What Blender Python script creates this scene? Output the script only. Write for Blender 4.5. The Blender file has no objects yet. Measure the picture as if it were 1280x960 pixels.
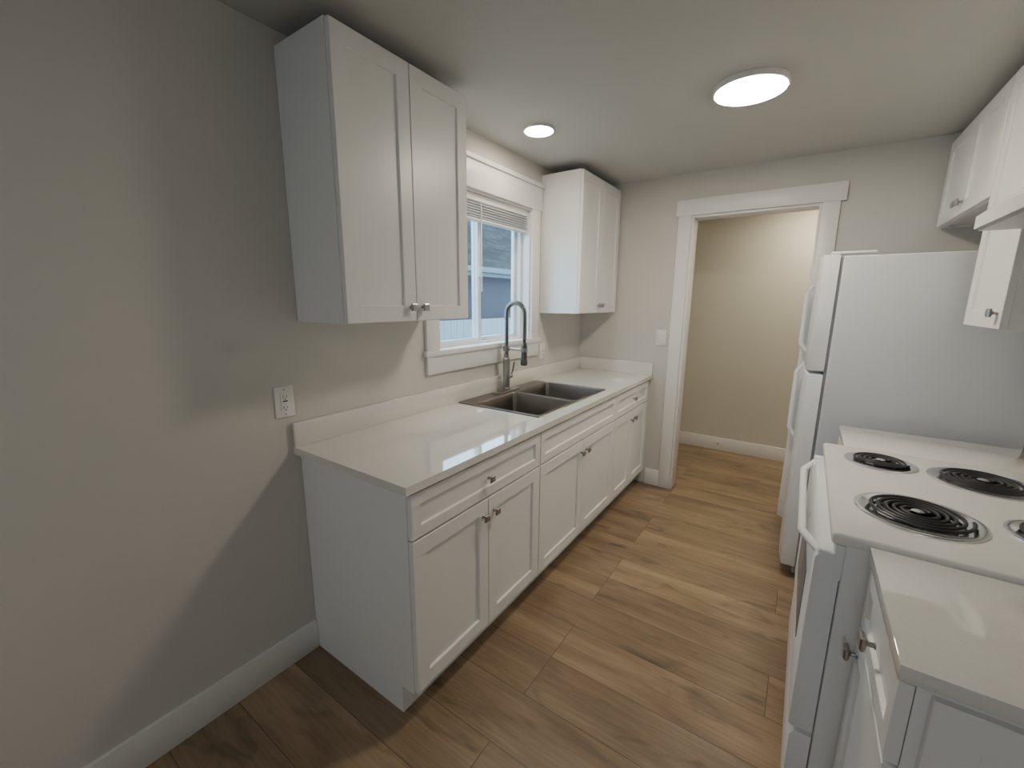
import bpy, bmesh, math, random
from mathutils import Vector, Matrix
random.seed(4)
SC=bpy.context.scene
COL=SC.collection
ORG={}

# ------------------------------------------------------------------ materials
def nmat(name):
    m=bpy.data.materials.new(name); m.use_nodes=True
    nt=m.node_tree; b=nt.nodes.get('Principled BSDF')
    return m,nt,b
def S(b,k,v):
    if k in b.inputs: b.inputs[k].default_value=v
def simple(name,col,rough=.5,metal=0,bump=0,bscale=200,var=0,coat=0,spec=None):
    m,nt,b=nmat(name)
    S(b,'Base Color',(*col,1));S(b,'Roughness',rough);S(b,'Metallic',metal)
    if coat: S(b,'Coat Weight',coat);S(b,'Coat Roughness',.1)
    if spec is not None: S(b,'Specular IOR Level',spec)
    tc=nt.nodes.new('ShaderNodeTexCoord')
    if bump:
        n=nt.nodes.new('ShaderNodeTexNoise');n.inputs['Scale'].default_value=bscale;n.inputs['Detail'].default_value=3
        nt.links.new(tc.outputs['Object'],n.inputs['Vector'])
        bp=nt.nodes.new('ShaderNodeBump');bp.inputs['Strength'].default_value=bump;bp.inputs['Distance'].default_value=.002
        nt.links.new(n.outputs['Fac'],bp.inputs['Height']);nt.links.new(bp.outputs['Normal'],b.inputs['Normal'])
    n=nt.nodes.new('ShaderNodeTexNoise');n.inputs['Scale'].default_value=3
    nt.links.new(tc.outputs['Object'],n.inputs['Vector'])
    r=nt.nodes.new('ShaderNodeMapRange');v=var or .01
    r.inputs['To Min'].default_value=1-v;r.inputs['To Max'].default_value=1+v
    nt.links.new(n.outputs['Fac'],r.inputs['Value'])
    mx=nt.nodes.new('ShaderNodeVectorMath');mx.operation='SCALE';mx.inputs[0].default_value=col
    nt.links.new(r.outputs['Result'],mx.inputs['Scale']);nt.links.new(mx.outputs['Vector'],b.inputs['Base Color'])
    return m
def emis(name,col,st):
    m,nt,b=nmat(name);S(b,'Base Color',(*col,1));S(b,'Emission Color',(*col,1));S(b,'Emission Strength',st);return m

M_WALL=simple('wall_paint',(.615,.595,.555),.6,bump=.15,bscale=160,var=.012)
M_HALL=simple('hall_wall_paint',(.62,.60,.53),.6,bump=.15,bscale=160,var=.012)
M_CEIL=simple('ceiling_paint',(.55,.55,.53),.75,bump=.2,bscale=120)
M_TRIM=simple('trim_paint',(.82,.81,.785),.35)
M_CAB=simple('cabinet_paint',(.85,.845,.83),.32)
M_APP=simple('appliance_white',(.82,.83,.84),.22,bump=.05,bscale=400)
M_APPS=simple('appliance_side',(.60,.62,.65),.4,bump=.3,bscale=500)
M_ENAM=simple('cooktop_enamel',(.80,.79,.75),.12)
M_STEEL=simple('sink_steel',(.22,.205,.19),.34,metal=1)
M_NICK=simple('brushed_nickel',(.40,.38,.36),.3,metal=1)
M_CHROME=simple('chrome',(.85,.85,.85),.12,metal=1)
M_BLACK=simple('black_coil',(.03,.03,.032),.4)
M_DRK=simple('dark_plastic',(.03,.03,.03),.4)
M_RUB=simple('spray_dark_metal',(.14,.135,.13),.32,metal=.9)
M_PLAST=simple('white_plastic',(.82,.81,.78),.35)
M_VINYL=simple('window_vinyl',(.80,.82,.85),.3)
M_SLAT=simple('blind_slat',(.62,.62,.61),.5)
M_GREY=simple('grey_gasket',(.35,.36,.38),.5)
M_HOODU=simple('hood_underside',(.45,.45,.45),.4,metal=.3)
M_OGL=simple('oven_glass',(.16,.18,.22),.25)
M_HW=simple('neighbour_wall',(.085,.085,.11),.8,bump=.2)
M_FASC=simple('neighbour_fascia',(.10,.145,.165),.5)
M_FENCE=simple('fence_paint',(.28,.32,.34),.7)
M_GRND=simple('ground_soil',(.2,.2,.15),.9,var=.3)
M_LAMP=emis('lamp_diffuser',(1,.89,.72),96)
M_LAMP2=emis('lamp_diffuser_small',(1,.885,.71),84)
M_LAMPH=emis('lamp_diffuser_hall',(1,.87,.65),108)
M_FILL=emis('fill_lamp_diffuser',(1,.94,.86),52)  # emitter of the fill lamp added behind the camera

def quartz():
    m,nt,b=nmat('quartz_counter')
    S(b,'Roughness',.04);S(b,'Specular IOR Level',.8);S(b,'Coat Weight',1.0);S(b,'Coat Roughness',.03)
    tc=nt.nodes.new('ShaderNodeTexCoord')
    v=nt.nodes.new('ShaderNodeTexNoise');v.inputs['Scale'].default_value=160;v.inputs['Detail'].default_value=4
    nt.links.new(tc.outputs['Object'],v.inputs['Vector'])
    cr=nt.nodes.new('ShaderNodeValToRGB')
    cr.color_ramp.elements[0].position=.3;cr.color_ramp.elements[0].color=(.76,.735,.68,1)
    cr.color_ramp.elements[1].position=.5;cr.color_ramp.elements[1].color=(.79,.77,.72,1)
    nt.links.new(v.outputs['Fac'],cr.inputs['Fac']);nt.links.new(cr.outputs['Color'],b.inputs['Base Color'])
    return m
M_QZ=quartz()
def floor_mat():
    m,nt,b=nmat('oak_planks')
    L=nt.links.new
    tc=nt.nodes.new('ShaderNodeTexCoord')
    mp=nt.nodes.new('ShaderNodeMapping');mp.inputs['Location'].default_value=(.35,-.126,0)
    L(tc.outputs['Object'],mp.inputs['Vector'])
    br=nt.nodes.new('ShaderNodeTexBrick')
    br.offset=.37;br.offset_frequency=3;br.squash=1
    br.inputs['Scale'].default_value=1;br.inputs['Brick Width'].default_value=1.22;br.inputs['Row Height'].default_value=.213
    br.inputs['Mortar Size'].default_value=.0015;br.inputs['Mortar Smooth'].default_value=.2;br.inputs['Bias'].default_value=0
    br.inputs['Color1'].default_value=(0,0,0,1);br.inputs['Color2'].default_value=(1,1,1,1);br.inputs['Mortar'].default_value=(.5,.5,.5,1)
    L(mp.outputs['Vector'],br.inputs['Vector'])
    sc=nt.nodes.new('ShaderNodeVectorMath');sc.operation='MULTIPLY';sc.inputs[1].default_value=(7,23,11)
    L(br.outputs['Color'],sc.inputs[0])
    ad=nt.nodes.new('ShaderNodeVectorMath');ad.operation='ADD';L(sc.outputs['Vector'],ad.inputs[0]);L(mp.outputs['Vector'],ad.inputs[1])
    def noise(scale,vs,det=5,dist=0):
        mm=nt.nodes.new('ShaderNodeVectorMath');mm.operation='MULTIPLY';mm.inputs[1].default_value=vs
        L(ad.outputs['Vector'],mm.inputs[0])
        n=nt.nodes.new('ShaderNodeTexNoise');n.inputs['Scale'].default_value=scale;n.inputs['Detail'].default_value=det;n.inputs['Distortion'].default_value=dist
        L(mm.outputs['Vector'],n.inputs['Vector']);return n
    n1=noise(1,(1.6,9,1),6,.6);n2=noise(1,(5,90,1),4,.2);n3=noise(1,(3,8,1),3,1.2)
    cr=nt.nodes.new('ShaderNodeValToRGB');e=cr.color_ramp.elements
    e[0].position=.27;e[0].color=(.185,.124,.073,1);e[1].position=.72;e[1].color=(.365,.265,.167,1)
    x=e.new(.5);x.color=(.280,.197,.121,1)
    L(n1.outputs['Fac'],cr.inputs['Fac'])
    def mr(src,a,bb,f0=.3,f1=.7):
        r=nt.nodes.new('ShaderNodeMapRange');r.inputs['From Min'].default_value=f0;r.inputs['From Max'].default_value=f1
        r.inputs['To Min'].default_value=a;r.inputs['To Max'].default_value=bb;L(src,r.inputs['Value']);return r.outputs['Result']
    def mul(c,f):
        r=nt.nodes.new('ShaderNodeVectorMath');r.operation='SCALE';L(c,r.inputs[0]);L(f,r.inputs['Scale']);return r.outputs['Vector']
    c=mul(cr.outputs['Color'],mr(n2.outputs['Fac'],.85,1.10))
    c=mul(c,mr(n3.outputs['Fac'],.52,1.03,.26,.43))
    bw=nt.nodes.new('ShaderNodeRGBToBW');L(br.outputs['Color'],bw.inputs['Color'])
    c=mul(c,mr(bw.outputs['Val'],.80,1.18,0,1))
    c=mul(c,mr(br.outputs['Fac'],1,.38,0,1))
    L(c,b.inputs['Base Color'])
    S(b,'Roughness',.33)
    bp=nt.nodes.new('ShaderNodeBump');bp.inputs['Strength'].default_value=.25;bp.inputs['Distance'].default_value=.002
    inv=nt.nodes.new('ShaderNodeMath');inv.operation='SUBTRACT';inv.inputs[0].default_value=1;L(br.outputs['Fac'],inv.inputs[1])
    L(inv.outputs['Value'],bp.inputs['Height']);L(bp.outputs['Normal'],b.inputs['Normal'])
    return m
M_FLOOR=floor_mat()
def shingle():
    m,nt,b=nmat('roof_shingles');L=nt.links.new
    tc=nt.nodes.new('ShaderNodeTexCoord');mp=nt.nodes.new('ShaderNodeMapping');mp.inputs['Rotation'].default_value=(0,0,math.radians(90))
    L(tc.outputs['Object'],mp.inputs['Vector'])
    br=nt.nodes.new('ShaderNodeTexBrick');br.inputs['Scale'].default_value=1;br.inputs['Brick Width'].default_value=.3;br.inputs['Row Height'].default_value=.14
    br.inputs['Color1'].default_value=(.024,.025,.028,1);br.inputs['Color2'].default_value=(.06,.06,.062,1);br.inputs['Mortar'].default_value=(.010,.010,.010,1);br.inputs['Mortar Size'].default_value=.012
    L(mp.outputs['Vector'],br.inputs['Vector']);L(br.outputs['Color'],b.inputs['Base Color']);S(b,'Roughness',.95);S(b,'Specular IOR Level',.1);return m
M_ROOF=shingle()
def glass():
    m=bpy.data.materials.new('window_glass');m.use_nodes=True;nt=m.node_tree;nt.nodes.clear()
    o=nt.nodes.new('ShaderNodeOutputMaterial');t=nt.nodes.new('ShaderNodeBsdfTransparent');g=nt.nodes.new('ShaderNodeBsdfGlossy')
    g.inputs['Roughness'].default_value=.02;mx=nt.nodes.new('ShaderNodeMixShader');mx.inputs[0].default_value=.04
    t.inputs['Color'].default_value=(.95,.98,1,1)
    nt.links.new(t.outputs[0],mx.inputs[1]);nt.links.new(g.outputs[0],mx.inputs[2]);nt.links.new(mx.outputs[0],o.inputs[0]);return m
M_GLASS=glass()

# ------------------------------------------------------------------ helpers
def NB(): return bmesh.new()
def box(bm,lo,hi,bev=0,seg=2):
    r=bmesh.ops.create_cube(bm,size=1)['verts']
    c=[(lo[i]+hi[i])/2 for i in range(3)];s=[abs(hi[i]-lo[i]) for i in range(3)]
    for v in r: v.co=Vector([c[i]+v.co[i]*s[i] for i in range(3)])
    if bev:
        es=list({e for v in r for e in v.link_edges})
        bmesh.ops.bevel(bm,geom=es,offset=bev,segments=seg,affect='EDGES',profile=.5,clamp_overlap=True)
def prism(bm,poly,z0,z1,bev=0,seg=2,axis='z'):
    f={'z':lambda a,b,c:(a,b,c),'x':lambda a,b,c:(c,a,b),'y':lambda a,b,c:(a,c,b)}[axis]
    A=[bm.verts.new(f(a,b,z0)) for a,b in poly];B=[bm.verts.new(f(a,b,z1)) for a,b in poly]
    n=len(poly);fs=[bm.faces.new(A),bm.faces.new(B)]
    for i in range(n): fs.append(bm.faces.new((A[i],A[(i+1)%n],B[(i+1)%n],B[i])))
    bmesh.ops.recalc_face_normals(bm,faces=fs)
    if bev:
        es=list({e for ff in fs[:2] for e in ff.edges})
        bmesh.ops.bevel(bm,geom=es,offset=bev,segments=seg,affect='EDGES',profile=.5,clamp_overlap=True)
def tube(bm,pts,r,n=12,caps=True,closed=False):
    pts=[Vector(p) for p in pts];N=len(pts);rs=r if isinstance(r,(list,tuple)) else [r]*N
    T=[]
    for i in range(N):
        a=pts[max(i-1,0)];b=pts[min(i+1,N-1)];T.append((b-a).normalized())
    up=Vector((0,0,1)) if abs(T[0].z)<.9 else Vector((1,0,0))
    nr=(up-T[0]*up.dot(T[0])).normalized();rings=[]
    for i in range(N):
        nr=(nr-T[i]*nr.dot(T[i])).normalized();bn=T[i].cross(nr)
        rings.append([bm.verts.new(pts[i]+(nr*math.cos(2*math.pi*k/n)+bn*math.sin(2*math.pi*k/n))*rs[i]) for k in range(n)])
    fs=[]
    for i in range(N-1):
        for k in range(n): fs.append(bm.faces.new((rings[i][k],rings[i][(k+1)%n],rings[i+1][(k+1)%n],rings[i+1][k])))
    if caps: fs.append(bm.faces.new(rings[0]));fs.append(bm.faces.new(rings[-1]))
    bmesh.ops.recalc_face_normals(bm,faces=fs)
def lathe(bm,prof,c,n=40,axis='z',capend=True):
    def P(r,h,k):
        a=2*math.pi*k/n;u,v=r*math.cos(a),r*math.sin(a)
        if axis=='z': return (c[0]+u,c[1]+v,c[2]+h)
        if axis=='x': return (c[0]+h,c[1]+u,c[2]+v)
        return (c[0]+u,c[1]+h,c[2]+v)
    R=[[bm.verts.new(P(r,h,k)) for k in range(n)] for r,h in prof];fs=[]
    for i in range(len(R)-1):
        for k in range(n): fs.append(bm.faces.new((R[i][k],R[i][(k+1)%n],R[i+1][(k+1)%n],R[i+1][k])))
    if capend: fs.append(bm.faces.new(R[0]));fs.append(bm.faces.new(R[-1]))
    bmesh.ops.recalc_face_normals(bm,faces=fs)
def shaker(a0,a1,z0,z1,front,back,axis='x',rail=.057,rec=.009):
    bm=NB();sg=1 if front>back else -1
    def V(a,d,z): return bm.verts.new((d,a,z) if axis=='x' else (a,d,z))
    def ring(ins,d): return [V(a0+ins,d,z0+ins),V(a1-ins,d,z0+ins),V(a1-ins,d,z1-ins),V(a0+ins,d,z1-ins)]
    A=ring(0,back);B=ring(0,front-sg*.0015);B2=ring(.0015,front);C=ring(rail,front);C2=ring(rail+.001,front-sg*.001);D=ring(rail+.003,front-sg*rec)
    bm.faces.new(A);bm.faces.new(D)
    for X,Y in ((A,B),(B,B2),(B2,C),(C,C2),(C2,D)):
        for i in range(4): bm.faces.new((X[i],X[(i+1)%4],Y[(i+1)%4],Y[i]))
    bmesh.ops.recalc_face_normals(bm,faces=bm.faces[:])
    return bm
def finish(o,smooth):
    me=o.data
    if smooth:
        for p in me.polygons:p.use_smooth=True
        me.set_sharp_from_angle(angle=math.radians(35))
def mk(name,bm,mat,parent=None,smooth=True,org=None,label=None,cat=None,kind=None,group=None):
    me=bpy.data.meshes.new(name)
    if parent is not None: og=ORG[parent.name]
    else: og=Vector(org) if org is not None else Vector((0,0,0))
    for v in bm.verts: v.co-=og
    bm.to_mesh(me);bm.free()
    o=bpy.data.objects.new(name,me);COL.objects.link(o)
    for m in (mat if isinstance(mat,list) else [mat]): me.materials.append(m)
    if parent is not None: o.parent=parent
    else: o.location=og
    ORG[o.name]=og
    finish(o,smooth)
    tag(o,label,cat,kind,group);return o
def tag(o,label=None,cat=None,kind=None,group=None):
    if label:o['label']=label
    if cat:o['category']=cat
    if kind:o['kind']=kind
    if group:o['group']=group
def empty(name,loc,label,cat,group=None,kind=None):
    o=bpy.data.objects.new(name,None);o.empty_display_size=.1;o.location=loc;COL.objects.link(o);ORG[o.name]=Vector(loc)
    tag(o,label,cat,kind,group);return o
def knob(par,x,y,z,d=1):
    bm=NB()
    lathe(bm,[(.008,0),(.0055,.003*d),(.0055,.012*d),(.009,.016*d)],(x,y,z),20,'x')
    h=.0145
    def rg(s,dx): return [bm.verts.new((x+dx*d,y+a*s,z+b*s)) for a,b in ((-1,-1),(1,-1),(1,1),(-1,1))]
    A=rg(.010,.0155);B=rg(h,.019);C=rg(h,.0235);D=rg(.011,.027);fs=[bm.faces.new(A),bm.faces.new(D)]
    for X,Y in ((A,B),(B,C),(C,D)):
        for i in range(4): fs.append(bm.faces.new((X[i],X[(i+1)%4],Y[(i+1)%4],Y[i])))
    bmesh.ops.recalc_face_normals(bm,faces=fs)
    return mk('knob',bm,M_NICK,par,smooth=False,label='brushed nickel square knob')

# ------------------------------------------------------------------ dims
W=2.551; CE=2.376; XR=2.44; YF=-3.6; HY=3.79; WT=.13
OX0,OX1,OZ=.84,1.601,2.09
def struct(name,boxes,mat,label,bev=0):
    bm=NB()
    for lo,hi in boxes: box(bm,lo,hi,bev)
    return mk(name,bm,mat,smooth=bev>0,kind='structure',label=label)
struct('floor',[((-.14,YF-.13,-.06),(4.2,HY+.13,0))],M_FLOOR,'light brown oak plank floor')
struct('ceiling',[((-.14,YF-.13,CE),(4.2,HY+.13,CE+.1))],M_CEIL,'painted matte off-white ceiling')
wy0,wy1,wz0,wz1=.81,1.72,1.223,2.085
struct('wall_left',[((-.14,YF,0),(0,wy0,CE)),((-.14,wy1,0),(0,W+WT,CE)),((-.14,wy0,0),(0,wy1,wz0-.028)),((-.14,wy0,wz1),(0,wy1,CE))],M_WALL,'light greige painted wall with window')
struct('wall_back',[((0,W,0),(OX0,W+WT,CE)),((OX1,W,0),(XR+.12,W+WT,CE)),((OX0,W,OZ),(OX1,W+WT,CE))],M_WALL,'light greige painted wall with doorway')
struct('wall_right',[((XR,YF,0),(XR+.12,W,CE))],M_WALL,'light greige painted wall')
fw=(1.3,2.1,1.2,2.0)
struct('wall_front',[((-.14,YF-.13,0),(fw[0],YF,CE)),((fw[1],YF-.13,0),(XR+.12,YF,CE)),((fw[0],YF-.13,0),(fw[1],YF,fw[2])),((fw[0],YF-.13,fw[3]),(fw[1],YF,CE))],M_WALL,'light greige painted wall')
struct('wall_hall_back',[((-.14,HY,0),(4.2,HY+.13,CE))],M_HALL,'beige painted hallway wall')
struct('wall_hall_left',[((-.14,W+WT,0),(0,HY,CE))],M_HALL,'beige painted hallway wall')
struct('wall_hall_right',[((4.07,W,0),(4.2,HY,CE)),((XR+.12,W,0),(4.07,W+WT,CE))],M_HALL,'beige painted hallway wall')
BH=.13
struct('baseboard_left',[((0,YF,0),(.014,.024,BH))],M_TRIM,'white painted flat baseboard',.0015)
struct('baseboard_back',[((.64,W-.014,0),(.752,W,BH))],M_TRIM,'white painted flat baseboard',.0015)
struct('baseboard_hall',[((0,HY-.014,0),(4.07,HY,BH))],M_TRIM,'white painted flat baseboard',.0015)
struct('baseboard_right',[((XR-.014,YF,0),(XR,.01,BH))],M_TRIM,'white painted flat baseboard',.0015)
struct('trim_1',[((.752,W-.018,0),(OX0,W,OZ)),((OX1,W-.018,0),(1.69,W,OZ)),((.735,W-.024,OZ),(1.715,W,OZ+.108))],M_TRIM,'white painted flat doorway casing',.0015)
struct('trim_2',[((OX0,W-.004,0),(OX0+.016,W+WT+.004,OZ-.016)),((OX1-.016,W-.004,0),(OX1,W+WT+.004,OZ-.016)),((OX0,W-.004,OZ-.016),(OX1,W+WT+.004,OZ))],M_TRIM,'white painted doorway jamb',.001)
struct('trim_3',[((0,.716,wz0),(.019,wy0,wz1)),((0,wy1,wz0),(.019,1.818,wz1)),((0,.70,wz1),(.022,1.835,wz1+.145)),((0,.69,wz1+.145),(.034,1.845,wz1+.17)),
   ((0,.70,wz0-.028),(.030,1.836,wz0)),((0,.716,1.100),(.019,1.818,wz0-.028))],M_TRIM,'white painted flat window casing with sill',.0015)
struct('trim_4',[((-.14,wy0,wz0),(0,wy0+.012,wz1)),((-.14,wy1-.012,wz0),(0,wy1,wz1)),((-.14,wy0+.012,wz1-.012),(0,wy1-.012,wz1)),((-.14,wy0,wz0-.027),(.002,wy1,wz0-.0005))],M_TRIM,'white painted window jamb liner')
win=empty('window_1',(-.09,(wy0+wy1)/2,wz0),'white vinyl sliding window above the sink','window',kind='structure')
a,b,c,d=wy0+.0125,wy1-.0125,wz0,wz1-.0125
bm=NB()
for lo,hi in [((-.125,a,c),(-.06,a+.02,d)),((-.125,b-.02,c),(-.06,b,d)),((-.125,a+.02,c),(-.06,b-.02,c+.010)),((-.125,a+.02,d-.03),(-.06,b-.02,d))]: box(bm,lo,hi,.001)
mk('frame',bm,M_VINYL,win)
def sash(y0,y1,x0,x1,sw=.026):
    bm=NB();z0,z1=c+.0105,d-.0305;sb=.024
    for lo,hi in [((x0,y0,z0),(x1,y0+sw,z1)),((x0,y1-sw,z0),(x1,y1,z1)),((x0,y0+sw,z0),(x1,y1-sw,z0+sb)),((x0,y0+sw,z1-sw),(x1,y1-sw,z1))]: box(bm,lo,hi,.001)
    s=mk('sash',bm,M_VINYL,win)
    bm=NB();xm=(x0+x1)/2;box(bm,(xm-.002,y0+sw-.003,z0+sb-.003),(xm+.002,y1-sw+.003,z1-sw+.003));mk('glass_pane',bm,M_GLASS,s,smooth=False)
sash(a+.0205,1.262,-.090,-.066)
sash(1.237,b-.0205,-.118,-.094)
bm=NB();box(bm,(-.066,1.238,1.62),(-.054,1.261,1.68),.003);box(bm,(-.058,1.243,1.64),(-.046,1.255,1.655),.002);mk('latch',bm,M_VINYL,win)
w2=empty('window_fill',((fw[0]+fw[1])/2,YF-.06,fw[2]),'added white framed window behind the camera for cool fill light','window',kind='structure')  # unseen window, added to let cool daylight onto the near-facing sides
bm=NB()
xm=(fw[0]+fw[1])/2
for lo,hi in [((fw[0],YF-.1,fw[2]),(fw[0]+.05,YF-.04,fw[3])),((fw[1]-.05,YF-.1,fw[2]),(fw[1],YF-.04,fw[3])),((fw[0],YF-.1,fw[2]),(fw[1],YF-.04,fw[2]+.05)),((fw[0],YF-.1,fw[3]-.05),(fw[1],YF-.04,fw[3])),((xm-.02,YF-.1,fw[2]),(xm+.02,YF-.04,fw[3]))]: box(bm,lo,hi,.002)
mk('frame',bm,M_VINYL,w2)
# blind
bl=empty('window_blind',(-.03,(wy0+wy1)/2,wz1-.17),'raised white horizontal slat blind stacked at window top','window blind')
bm=NB();box(bm,(-.05,a+.01,wz1-.05),(-.012,b-.01,wz1-.014),.003);mk('headrail',bm,M_PLAST,bl)
bm=NB();z=wz1-.053
for i in range(6):
    z-=.014;dx=random.uniform(-.004,.004);box(bm,(-.056+dx,a+.012,z),(-.006+dx,b-.012,z+.004))
mk('slats',bm,M_SLAT,bl,smooth=False)
bm=NB();box(bm,(-.056,a+.012,z-.018),(-.006,b-.012,z-.005),.003);mk('bottom_rail',bm,M_PLAST,bl)
bm=NB();tube(bm,[(-.002,1.19,wz1-.06),(.0,1.19,wz1-.3),(.0,1.19,wz1-.55)],.0035,8);mk('tilt_wand',bm,M_PLAST,bl)

# ------------------------------------------------------------------ cabinets
def base_body(x_w,x_f,y0,y1,toe=True,sg=1):
    bm=NB();t=.018;lo=min(x_w,x_f);hi=max(x_w,x_f);tk=x_f-sg*.062
    for ya,yb in ((y0,y0+t),(y1-t,y1)):
        poly=[(x_w,0),(tk,0),(tk,.115),(x_f,.115),(x_f,.884),(x_w,.884)]
        prism(bm,poly,ya,yb,axis='y')
    box(bm,(lo,y0+t,.115),(hi,y1-t,.133))
    box(bm,(min(x_w,x_w+sg*.008),y0+t,.133),(max(x_w,x_w+sg*.008),y1-t,.884))
    box(bm,(min(tk,tk-sg*.015),y0+t,0),(max(tk,tk-sg*.015),y1-t,.115))
    fx0,fx1=min(x_f,x_f-sg*.018),max(x_f,x_f-sg*.018)
    box(bm,(fx0,y0+t,.85),(fx1,y1-t,.884));box(bm,(fx0,y0+t,.70),(fx1,y1-t,.735))
    box(bm,(fx0,y0+t,.133),(fx1,y0+t+.02,.85));box(bm,(fx0,y1-t-.02,.133),(fx1,y1-t,.85))
    return bm
DZ0,DZ1,DR0,DR1=.128,.706,.714,.872
GB='white shaker base cabinets'
def base_cab(y0,y1,label,drawer=True,dknob=True,x_w=.002,x_f=.610,sg=1,two=True,dy1=None,kn=None):
    o=empty('base_cabinet',((x_w+x_f)/2,(y0+y1)/2,0),label,'cabinet',group=GB)
    mk('body',base_body(x_w,x_f,y0,y1,sg=sg),M_CAB,o,smooth=False)
    fb=x_f+sg*.001;ff=x_f+sg*.021;g=.003;e=dy1 or y1
    if two:
        m=(y0+e)/2
        d1=mk('door',shaker(y0+g,m-g/2,DZ0,DZ1,ff,fb),M_CAB,o,smooth=False);knob(d1,ff,m-.036,.640,sg)
        d2=mk('door',shaker(m+g/2,e-g,DZ0,DZ1,ff,fb),M_CAB,o,smooth=False);knob(d2,ff,m+.036,.640,sg)
    else:
        d1=mk('door',shaker(y0+g,e-g,DZ0,DZ1,ff,fb),M_CAB,o,smooth=False);knob(d1,ff,kn,.650,sg)
    dr=mk('drawer',shaker(y0+g,e-g,DR0,DR1,ff,fb,rail=.04),M_CAB,o,smooth=False)
    if dknob: knob(dr,ff,(y0+e)/2,.793,sg)
    return o
base_cab(.026,.835,'white shaker base cabinet, one drawer over two doors, exposed end panel')
base_cab(.836,1.808,'white shaker sink base cabinet with false drawer front and two doors',dknob=False)
base_cab(1.809,W-.003,'white shaker base cabinet beside the doorway, drawer over two doors',dy1=W-.045)
ob=base_cab(.028,.417,'white shaker base cabinet between range and open end',x_w=XR-.002,x_f=1.812,sg=-1,two=False,kn=.375)
base_cab(1.275,1.658,'white shaker base cabinet between range and refrigerator',x_w=XR-.002,x_f=1.812,sg=-1,two=False,kn=1.33)
mk('end_panel',shaker(1.83,XR-.004,.128,.874,.012,.027,axis='y',rail=.06),M_CAB,ob,smooth=False,label='white shaker end panel')

GU='white shaker wall cabinets'
ZU,ZT=1.399,2.323
def wall_cab(y0,y1,label,z0=ZU,z1=ZT,x_w=.002,x_f=.292,sg=1,n=2,kn=None,kz=None,ny1=None):
    o=empty('wall_cabinet',((x_w+x_f)/2,(y0+y1)/2,z0),label,'cabinet',group=GU)
    bm=NB();lo,hi=min(x_w,x_f),max(x_w,x_f);t=.018
    box(bm,(lo,y0,z0),(hi,y0+t,z1));box(bm,(lo,y1-t,z0),(hi,y1,z1))
    box(bm,(lo,y0+t,z0+.012),(hi,y1-t,z0+.03));box(bm,(lo,y0+t,z1-t),(hi,y1-t,z1))
    box(bm,(min(x_w,x_w+sg*.008),y0+t,z0+.03),(max(x_w,x_w+sg*.008),y1-t,z1-t))
    fx0,fx1=min(x_f,x_f-sg*.018),max(x_f,x_f-sg*.018)
    box(bm,(fx0,y0+t,z0),(fx1,y1-t,z0+.03));box(bm,(fx0,y0+t,z1-.04),(fx1,y1-t,z1-t))
    mk('body',bm,M_CAB,o,smooth=False)
    fb=x_f+sg*.001;ff=x_f+sg*.021;g=.003;e=ny1 or y1;kz=kz or z0+.055
    if n==2:
        m=(y0+e)/2
        d1=mk('door',shaker(y0+g,m-g/2,z0+.002,z1-.004,ff,fb),M_CAB,o,smooth=False);knob(d1,ff,m-.032,kz,sg)
        d2=mk('door',shaker(m+g/2,e-g,z0+.002,z1-.004,ff,fb),M_CAB,o,smooth=False);knob(d2,ff,m+.032,kz,sg)
    else:
        d1=mk('door',shaker(y0+g,e-g,z0+.002,z1-.004,ff,fb),M_CAB,o,smooth=False);knob(d1,ff,kn,kz,sg)
    return o
wall_cab(.062,.699,'white shaker two-door wall cabinet beside the window')
wall_cab(1.853,W-.003,'white shaker two-door wall cabinet in the corner',ny1=W-.02)
wall_cab(1.675,W-.003,'white shaker two-door wall cabinet above the refrigerator',z0=1.892,x_w=XR-.002,x_f=2.150,sg=-1,ny1=W-.03)
wall_cab(1.270,1.672,'white shaker single-door wall cabinet beside the range hood',x_w=XR-.002,x_f=2.150,sg=-1,n=1,kn=1.31)
wall_cab(.42,1.267,'white shaker two-door wall cabinet above the range hood',z0=1.872,x_w=XR-.002,x_f=2.150,sg=-1)

# ------------------------------------------------------------------ countertops
def slab_hole(bm,o,h,z0,z1):
    L=[]
    for z in (z0,z1):
        L.append([[bm.verts.new((x,y,z)) for x,y in ((r[0],r[1]),(r[2],r[1]),(r[2],r[3]),(r[0],r[3]))] for r in (o,h)])
    for k in range(2):
        for i in range(4):
            j=(i+1)%4;bm.faces.new((L[k][0][i],L[k][0][j],L[k][1][j],L[k][1][i]))
    for q in range(2):
        for i in range(4):
            j=(i+1)%4;bm.faces.new((L[0][q][i],L[0][q][j],L[1][q][j],L[1][q][i]))
    bmesh.ops.recalc_face_normals(bm,faces=bm.faces[:])
SX0,SX1,SY0,SY1=.025,.572,.925,1.775
ct=empty('countertop',(.32,W/2,.885),'long off-white quartz countertop with backsplash and sink cutout','countertop')
bm=NB();slab_hole(bm,(.001,0,.643,W-.001),(SX0+.02,SY0+.02,SX1-.02,SY1-.02),.885,.914);mk('slab',bm,M_QZ,ct,smooth=False)
bm=NB();box(bm,(.001,0,.9145),(.021,W-.001,1.012),.001);mk('backsplash',bm,M_QZ,ct)
bm=NB();box(bm,(.0215,W-.021,.9145),(.643,W-.001,1.012),.001);mk('backsplash',bm,M_QZ,ct)
for y0,y1,lb in ((.015,.419,'short off-white quartz countertop beside the range'),(1.271,1.661,'short off-white quartz countertop between range and refrigerator')):
    c2=empty('countertop',(2.1,(y0+y1)/2,.885),lb,'countertop')
    bm=NB();box(bm,(1.785,y0,.885),(XR-.001,y1,.914),.0015);mk('slab',bm,M_QZ,c2)
    bm=NB();box(bm,(XR-.021,y0,.9145),(XR-.001,y1,1.012),.001);mk('backsplash',bm,M_QZ,c2)

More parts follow.
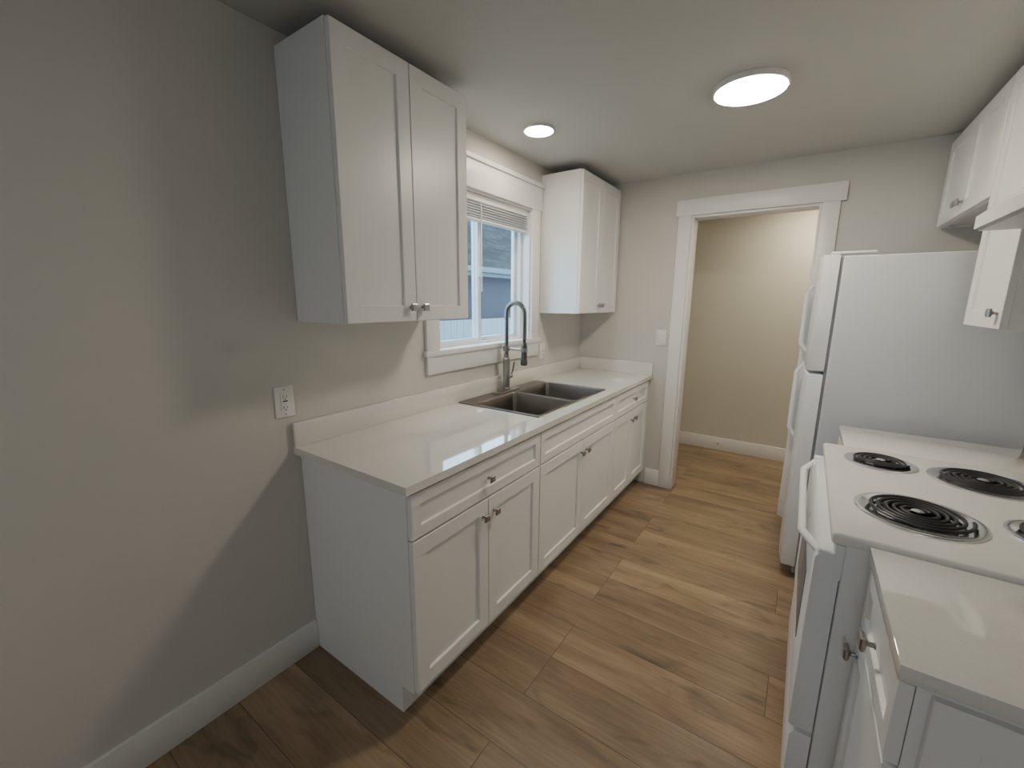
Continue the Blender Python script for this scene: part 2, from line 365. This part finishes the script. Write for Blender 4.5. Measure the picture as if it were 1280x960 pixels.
# ------------------------------------------------------------------ sink
def rr(x0,y0,x1,y1,r,n=6):
    P=[]
    for cx,cy,a in ((x1-r,y1-r,0),(x0+r,y1-r,90),(x0+r,y0+r,180),(x1-r,y0+r,270)):
        for i in range(n+1):
            t=math.radians(a+90*i/n);P.append((cx+r*math.cos(t),cy+r*math.sin(t)))
    return P
sk=empty('kitchen_sink',((SX0+SX1)/2,(SY0+SY1)/2,.915),'stainless steel drop-in double bowl sink in the countertop','sink')
BX0,BX1=.135,.548;bowls=((SY0+.027,1.337),(1.367,SY1-.027))
zt=.919
bm=NB()
def addloop(bm,pts,z):
    vs=[bm.verts.new((x,y,z)) for x,y in pts];es=[bm.edges.new((vs[i],vs[(i+1)%len(vs)])) for i in range(len(vs))];return vs,es
o1,e1=addloop(bm,rr(SX0+.004,SY0+.004,SX1-.004,SY1-.004,.014),zt);E=list(e1)
for y0,y1 in bowls:
    v,e=addloop(bm,rr(BX0,y0,BX1,y1,.024),zt);E+=e
bmesh.ops.triangle_fill(bm,edges=E,use_beauty=True)
o2=[bm.verts.new((x,y,.9145)) for x,y in rr(SX0,SY0,SX1,SY1,.016)]
for i in range(len(o1)): bm.faces.new((o1[i],o1[(i+1)%len(o1)],o2[(i+1)%len(o1)],o2[i]))
bmesh.ops.recalc_face_normals(bm,faces=bm.faces[:])
mk('rim',bm,M_STEEL,sk)
for y0,y1 in bowls:
    bm=NB();R=[]
    for ins,z,r in ((0,zt,.024),(.003,zt-.005,.023),(.008,.76,.022),(.014,.725,.026),(.028,.712,.035),(.06,.709,.05),(.10,.707,.06)):
        R.append([bm.verts.new((x,y,z)) for x,y in rr(BX0+ins,y0+ins,BX1-ins,y1-ins,r)])
    n=len(R[0])
    for k in range(len(R)-1):
        for i in range(n): bm.faces.new((R[k][i],R[k][(i+1)%n],R[k+1][(i+1)%n],R[k+1][i]))
    bm.faces.new(R[-1]);bmesh.ops.recalc_face_normals(bm,faces=bm.faces[:]);bmesh.ops.reverse_faces(bm,faces=bm.faces[:])
    mk('bowl',bm,M_STEEL,sk)
    bm=NB();cx,cy=(BX0+BX1)/2-.05,(y0+y1)/2
    lathe(bm,[(.043,0),(.043,.003),(.036,.004),(.030,.001)],(cx,cy,.7075),28);mk('drain',bm,M_CHROME,sk,label='round chrome drain strainer')

# ------------------------------------------------------------------ faucet
FX,FY=.075,1.338
fa=empty('kitchen_faucet',(FX,FY,.92),'tall brushed steel spring pull-down faucet behind the sink','faucet')
bm=NB();prism(bm,rr(FX-.03,FY-.125,FX+.03,FY+.125,.029),.9195,.926,.001);mk('deck_plate',bm,M_NICK,fa)
bm=NB();lathe(bm,[(.028,0),(.028,.012),(.022,.018),(.022,.20),(.017,.206),(.017,.23)],(FX,FY,.926),28);mk('column',bm,M_NICK,fa)
ar=.066;az=1.405
core=[(FX,FY,1.15),(FX,FY,1.27)]+[(FX+ar-ar*math.cos(t),FY,az+ar*math.sin(t)) for t in [math.pi*i/20 for i in range(21)]]+[(FX+2*ar,FY,1.36),(FX+2*ar,FY,1.27),(FX+2*ar,FY,1.18)]
bm=NB();tube(bm,core,.009,12);mk('hose',bm,M_DRK,fa,label='dark flexible hose inside spring')
def resample(P,step):
    P=[Vector(p) for p in P];out=[P[0]];acc=0
    for i in range(len(P)-1):
        s=(P[i+1]-P[i]).length;d=P[i+1]-P[i];t=step-acc
        while t<=s: out.append(P[i]+d*(t/s));t+=step
        acc=(acc+s)%step
    return out
sp=[(FX,FY,1.15)]+core[1:-1]+[(FX+2*ar,FY,1.25)]
st=.0007;Q=resample(sp,st);H=[];pitch=.0078;rad=.0132
for i,p in enumerate(Q):
    a_=Q[max(i-1,0)];b_=Q[min(i+1,len(Q)-1)];T=(b_-a_).normalized();n1=Vector((0,1,0));n2=T.cross(n1).normalized()
    th=2*math.pi*i*st/pitch;H.append(p+(n1*math.cos(th)+n2*math.sin(th))*rad)
bm=NB();tube(bm,H,.0027,5);mk('spring',bm,M_NICK,fa,label='coiled steel spring')
hx=FX+2*ar
bm=NB();lathe(bm,[(.012,0),(.015,-.01),(.018,-.03),(.018,-.10),(.021,-.115),(.021,-.135),(.017,-.14)],(hx,FY,1.235),24);mk('spray_head',bm,M_RUB,fa,label='dark cylindrical spray head')
bm=NB();tube(bm,[(FX,FY,1.19),(FX+.07,FY,1.19),(hx-.018,FY,1.19)],.0065,10);lathe(bm,[(.0215,-.012),(.0215,.012)],(hx,FY,1.19),24);lathe(bm,[(.0225,-.015),(.0225,.015)],(FX,FY,1.19),24);mk('docking_arm',bm,M_NICK,fa)
bm=NB();lathe(bm,[(.013,0),(.013,.04),(.010,.043)],(FX,FY+.018,1.01),20,'y');tube(bm,[(FX,FY+.052,1.01),(FX+.012,FY+.056,1.05),(FX+.02,FY+.058,1.10)],.005,10);mk('lever_handle',bm,M_NICK,fa)

# ------------------------------------------------------------------ outlets & switch
def outlet(y,z,label):
    o=empty('electrical_outlet',(0,y,z),label,'electrical outlet')
    bm=NB();box(bm,(.0005,y-.037,z-.060),(.006,y+.037,z+.060),.002);mk('cover_plate',bm,M_PLAST,o)
    bm=NB();box(bm,(.006,y-.0165,z-.034),(.009,y+.0165,z+.034),.001);rc=mk('receptacle',bm,M_PLAST,o)
    for s in (-1,1):
        zz=z+s*.021
        for q,h in ((-.0075,.005),(.0055,.004)):
            bm=NB();box(bm,(.009,y+q,zz-.004),(.0094,y+q+.002,zz+h));mk('slot',bm,M_DRK,rc,smooth=False,label='dark plug slot')
        bm=NB();lathe(bm,[(.0025,0),(.0025,.0004)],(.009,y,zz-.0095),12,'x');mk('ground_hole',bm,M_DRK,rc,smooth=False,label='dark ground hole')
    bm=NB();box(bm,(.009,y-.009,z+.0005),(.0102,y+.009,z+.0055),.0004);mk('test_button',bm,M_DRK,rc,label='black test button')
    bm=NB();box(bm,(.009,y-.009,z-.0055),(.0102,y+.009,z-.0005),.0004);mk('reset_button',bm,M_PLAST,rc)
    for s in (-1,1):
        bm=NB();lathe(bm,[(.003,0),(.003,.0008)],(.006,y,z+s*.048),12,'x');mk('screw',bm,M_GREY,o)
outlet(-.018,1.10,'white wall outlet with test buttons beside the countertop end')
outlet(1.90,1.115,'white wall outlet above the backsplash under the corner cabinet')
sw=empty('light_switch',(.688,W,1.21),'white rocker light switch beside the doorway','light switch')
bm=NB();box(bm,(.650,W-.006,1.150),(.726,W-.0005,1.270),.002);mk('cover_plate',bm,M_PLAST,sw)
bm=NB();prism(bm,[(W-.006,1.176),(W-.0085,1.176),(W-.0115,1.244),(W-.006,1.244)],.671,.705,axis='x');mk('rocker',bm,M_PLAST,sw,smooth=False)

# ------------------------------------------------------------------ ceiling lights
def clight(x,y,r,h,mat,label,rim):
    o=empty('ceiling_light',(x,y,CE),label,'ceiling light')
    bm=NB();lathe(bm,[(r,0),(r,-h*.8),(r-h*.12,-h),(r-rim,-h),(r-rim,-h+.004)],(x,y,CE-.0005),64,capend=True);mk('housing',bm,M_PLAST,o)
    bm=NB();lathe(bm,[(r-rim-.001,-h+.003),(r-rim-.001,-h-.001),(r-rim-.006,-h-.003)],(x,y,CE-.0005),64);mk('diffuser',bm,mat,o,label='glowing round diffuser')
clight(1.293,1.378,.143,.022,M_LAMP,'large round flush LED ceiling light, lit',.007)
clight(.315,1.285,.083,.012,M_LAMP2,'small round LED ceiling light above the sink, lit',.008)
clight(1.66,3.34,.13,.03,M_LAMPH,'round flush hallway ceiling light, lit',.016)
clight(1.25,-2.2,.14,.024,M_FILL,'added round ceiling fill light behind the camera, lit',.010)  # unseen lamp, added to brighten the sides facing the camera

# ------------------------------------------------------------------ refrigerator
fr=empty('refrigerator',(2.03,2.13,0),'white top-freezer refrigerator below wall cabinets','refrigerator')
F0,F1=1.752,2.50
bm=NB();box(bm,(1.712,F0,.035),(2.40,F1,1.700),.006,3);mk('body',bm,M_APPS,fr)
for x in (1.76,2.35):
    for y in (F0+.05,F1-.05):
        bm=NB();lathe(bm,[(.018,0),(.018,.036)],(x,y,0),16);mk('foot',bm,M_DRK,fr)
def fdoor(z0,z1):
    P=[];n=14
    for i in range(n+1):
        y=F0+.002+(F1-F0-.004)*i/n;s=(i/n-.5)*2;x=1.635-.017*(1-abs(s)**4)
        P.append((x,y))
    P+=[(1.698,F1-.002),(1.698,F0+.002)]
    bm=NB();prism(bm,P,z0,z1,.005,3);return mk('door',bm,M_APP,fr)
d1=fdoor(1.150,1.708);d2=fdoor(.075,1.135)
bm=NB();box(bm,(1.698,F0+.012,.08),(1.712,F1-.012,1.695));mk('gasket',bm,M_GREY,fr,smooth=False)
def fhandle(par,z0,z1):
    y=F1-.055;bm=NB();n=24;P=[]
    for i in range(n+1):
        t=i/n;z=z0+(z1-z0)*t
        s=min(1,math.sin(math.pi*t)*2.6)**.8 if 0<t<1 else 0
        P.append((1.626-.040*s,y,z))
    tube(bm,P,[.013]*(n+1),12);mk('handle',bm,M_APP,par)
fhandle(d1,1.18,1.60);fhandle(d2,.62,1.11)
bm=NB();box(bm,(1.66,F0+.01,1.709),(1.83,F0+.06,1.722),.005,2);mk('hinge_cover',bm,M_APP,fr)
bm=NB();box(bm,(1.69,F0+.02,.03),(1.71,F1-.02,.07),.003);mk('kick_grille',bm,M_GREY,fr)

# ------------------------------------------------------------------ range
rg=empty('electric_range',(2.05,.845,0),'white electric coil range between two short countertops','stove')
R0,R1=.424,1.266;CT=.926
bm=NB();box(bm,(1.742,R0,.06),(2.40,R1,.900),.004);mk('body',bm,M_APP,rg)
for x in (1.80,2.34):
    for y in (R0+.05,R1-.05):
        bm=NB();lathe(bm,[(.016,0),(.016,.061)],(x,y,0),14);mk('foot',bm,M_DRK,rg)
bm=NB();box(bm,(1.712,R0-.001,.893),(2.40,R1+.001,CT),.010,4);mk('cooktop',bm,M_ENAM,rg)
bm=NB();prism(bm,[(1.742,.80),(1.735,.80),(1.725,.83),(1.722,.893),(1.742,.893)],R0+.003,R1-.003,axis='y');mk('front_fascia',bm,M_APP,rg,smooth=False)
bm=NB();prism(bm,[(1.740,.33),(1.690,.33),(1.684,.335),(1.684,.845),(1.695,.862),(1.720,.868),(1.740,.868)],R0+.004,R1-.004,axis='y',bev=.004);od=mk('oven_door',bm,M_APP,rg)
bm=NB();box(bm,(1.682,R0+.19,.47),(1.6845,R1-.19,.70),.001);mk('oven_window',bm,M_OGL,od,label='dark tinted oven glass')
bm=NB();lathe(bm,[(.013,0),(.013,-.002)],(1.684,.845,.775),24,'x');mk('emblem',bm,M_CHROME,od,label='small round emblem')
bm=NB();n=24;P=[]
for i in range(n+1):
    t=i/n;y=R0+.012+(R1-R0-.024)*t;s=min(1,math.sin(math.pi*t)*2.0)**.9 if 0<t<1 else 0
    P.append((1.708-.052*s,y,.850-.006*s))
tube(bm,P,.0108,14);box(bm,(1.69,R0+.006,.832),(1.722,R0+.034,.870),.006,3);box(bm,(1.69,R1-.034,.832),(1.722,R1-.006,.870),.006,3);mk('handle',bm,M_APP,od)
bm=NB();prism(bm,[(1.740,.075),(1.695,.075),(1.690,.08),(1.690,.300),(1.700,.318),(1.740,.318)],R0+.004,R1-.004,axis='y',bev=.003);mk('drawer',bm,M_APP,rg)
bm=NB();box(bm,(2.345,R0,CT),(2.41,R1,1.12),.012,3);bg=mk('backguard',bm,M_ENAM,rg)
for i,y in enumerate((.53,.63,.845,1.06,1.16)):
    bm=NB();lathe(bm,[(.022,0),(.020,-.018),(.017,-.022)],(2.345,y,1.04),24,'x');mk('dial',bm,M_PLAST if i!=2 else M_DRK,bg)
def burner(x,y,r,turns):
    bm=NB();s=r
    lathe(bm,[(s,.0),(s,.004),(s-.006,.0065),(s-.014,.006),(s-.022,.0015),(s*.5,.001),(s*.2,.001)],(x,y,CT-.001),56);p=mk('drip_pan',bm,M_CHROME,rg,label='round chrome drip pan')
    bm=NB();P=[];n=int(turns*36);ri,ro=.024,r-.028
    for i in range(n+1):
        t=i/n;a=2*math.pi*turns*t;q=ri+(ro-ri)*t;P.append((x+q*math.cos(a),y+q*math.sin(a),CT+.0105))
    P.append((x+ro+.004,y,CT+.004))
    tube(bm,P,.0045,8)
    mk('heating_coil',bm,M_BLACK,p,label='black spiral heating coil')
    bm=NB()
    for k in range(3):
        a=2*math.pi*k/3+.5;tube(bm,[(x+.01*math.cos(a),y+.01*math.sin(a),CT+.005),(x+ro*math.cos(a),y+ro*math.sin(a),CT+.005)],.002,6)
    lathe(bm,[(.014,0),(.014,.010),(.010,.012)],(x,y,CT+.003),20);mk('coil_support',bm,M_CHROME,p)
burner(1.902,.659,.134,5);burner(1.872,1.098,.102,3.6);burner(2.116,1.058,.130,5);burner(2.172,.690,.103,3.6)

# ------------------------------------------------------------------ hood
hd=empty('range_hood',(2.2,.845,1.718),'white under-cabinet range hood above the stove','range hood')
bm=NB();prism(bm,[(XR-.003,1.726),(2.02,1.726),(2.02,1.765),(2.14,1.868),(XR-.003,1.868)],.430,1.264,axis='y',bev=.002);mk('shell',bm,M_APP,hd,smooth=False)
bm=NB();box(bm,(2.03,.44,1.718),(XR-.004,1.254,1.7255));mk('filter_panel',bm,M_HOODU,hd,smooth=False,label='grey mesh underside panel')
bm=NB();box(bm,(2.06,.70,1.712),(2.12,.99,1.718),.002);mk('lamp_lens',bm,M_PLAST,hd)
ds=empty('door_stop',(1.0,HY-.014,.06),'small spring door stop on the hallway baseboard','door stop')
bm=NB();P=[]
for i in range(161):
    a=2*math.pi*i/16;P.append((1.0+.006*math.cos(a),HY-.016-.06*i/160,.07+.006*math.sin(a)))
tube(bm,P,.0014,5);mk('spring',bm,M_NICK,ds)
bm=NB();lathe(bm,[(.010,0),(.010,-.004)],(1.0,HY-.0138,.07),16,'y');mk('base',bm,M_NICK,ds)
bm=NB();lathe(bm,[(.007,0),(.009,-.004),(.009,-.014)],(1.0,HY-.075,.07),16,'y');mk('tip',bm,M_PLAST,ds)

# ------------------------------------------------------------------ outside
struct('ground',[((-14,-8,-.5),(-.14,18,-.4))],M_GRND,'dark soil yard')
nh=empty('neighbor_house',(-5,6,-.4),'neighbouring house with grey shingle roof and lavender grey wall','house')
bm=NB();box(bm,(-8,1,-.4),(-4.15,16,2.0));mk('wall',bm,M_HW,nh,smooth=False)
bm=NB();prism(bm,[(-3.75,2.08),(-9.5,5.25),(-9.5,5.12),(-3.75,1.98)],.5,16.5,axis='y');mk('roof',bm,M_ROOF,nh,smooth=False)
bm=NB();box(bm,(-3.75,.5,1.95),(-3.70,16.5,2.12));box(bm,(-3.70,.5,2.02),(-3.60,16.5,2.12),.01);mk('gutter',bm,M_FASC,nh,smooth=False)
fe=empty('fence',(-2.6,3,-.4),'pale painted board fence outside the window','fence')
bm=NB();y=-2
while y<9:
    box(bm,(-2.62,y,-.4),(-2.60,y+.135,1.2));y+=.14
mk('boards',bm,M_FENCE,fe,smooth=False)
for z0 in (0,.9):
    bm=NB();box(bm,(-2.66,-2,z0),(-2.62,9,z0+.08));mk('rail',bm,M_FENCE,fe,smooth=False)

# ------------------------------------------------------------------ light
w=bpy.data.worlds.new('sky');SC.world=w;w.use_nodes=True;nt=w.node_tree
bg=nt.nodes.get('Background');bg.inputs['Color'].default_value=(.54,.78,1.0,1);bg.inputs['Strength'].default_value=6.2
def portal(name,loc,rot,sx,sy):
    l=bpy.data.lights.new(name,'AREA');l.shape='RECTANGLE';l.size=sx;l.size_y=sy;l.energy=1
    o=bpy.data.objects.new(name,l);o.location=loc;o.rotation_euler=rot;COL.objects.link(o)
    l.cycles.is_portal=True
portal('window_portal',(-.15,(wy0+wy1)/2,(wz0+wz1)/2),(0,math.radians(-90),0),.87,.92)
portal('window_portal',(xm,YF-.14,(fw[2]+fw[3])/2),(math.radians(90),0,0),.82,.82)

# ------------------------------------------------------------------ camera
yaw,pt,ro=math.radians(34.416),math.radians(11.09),math.radians(.447)
h=Vector((-math.sin(yaw),math.cos(yaw),0));r=Vector((math.cos(yaw),math.sin(yaw),0));z=Vector((0,0,1))
Fw=h*math.cos(pt)-z*math.sin(pt);U=h*math.sin(pt)+z*math.cos(pt)
r2=r*math.cos(ro)+U*math.sin(ro);U2=U*math.cos(ro)-r*math.sin(ro)
cd=bpy.data.cameras.new('camera');co=bpy.data.objects.new('camera',cd);COL.objects.link(co)
m=Matrix((r2,U2,-Fw)).transposed().to_4x4();m.translation=Vector((1.596,-.818,1.481));co.matrix_world=m
cd.sensor_width=36;cd.lens=528.832*36/1280;cd.clip_start=.02
SC.camera=co
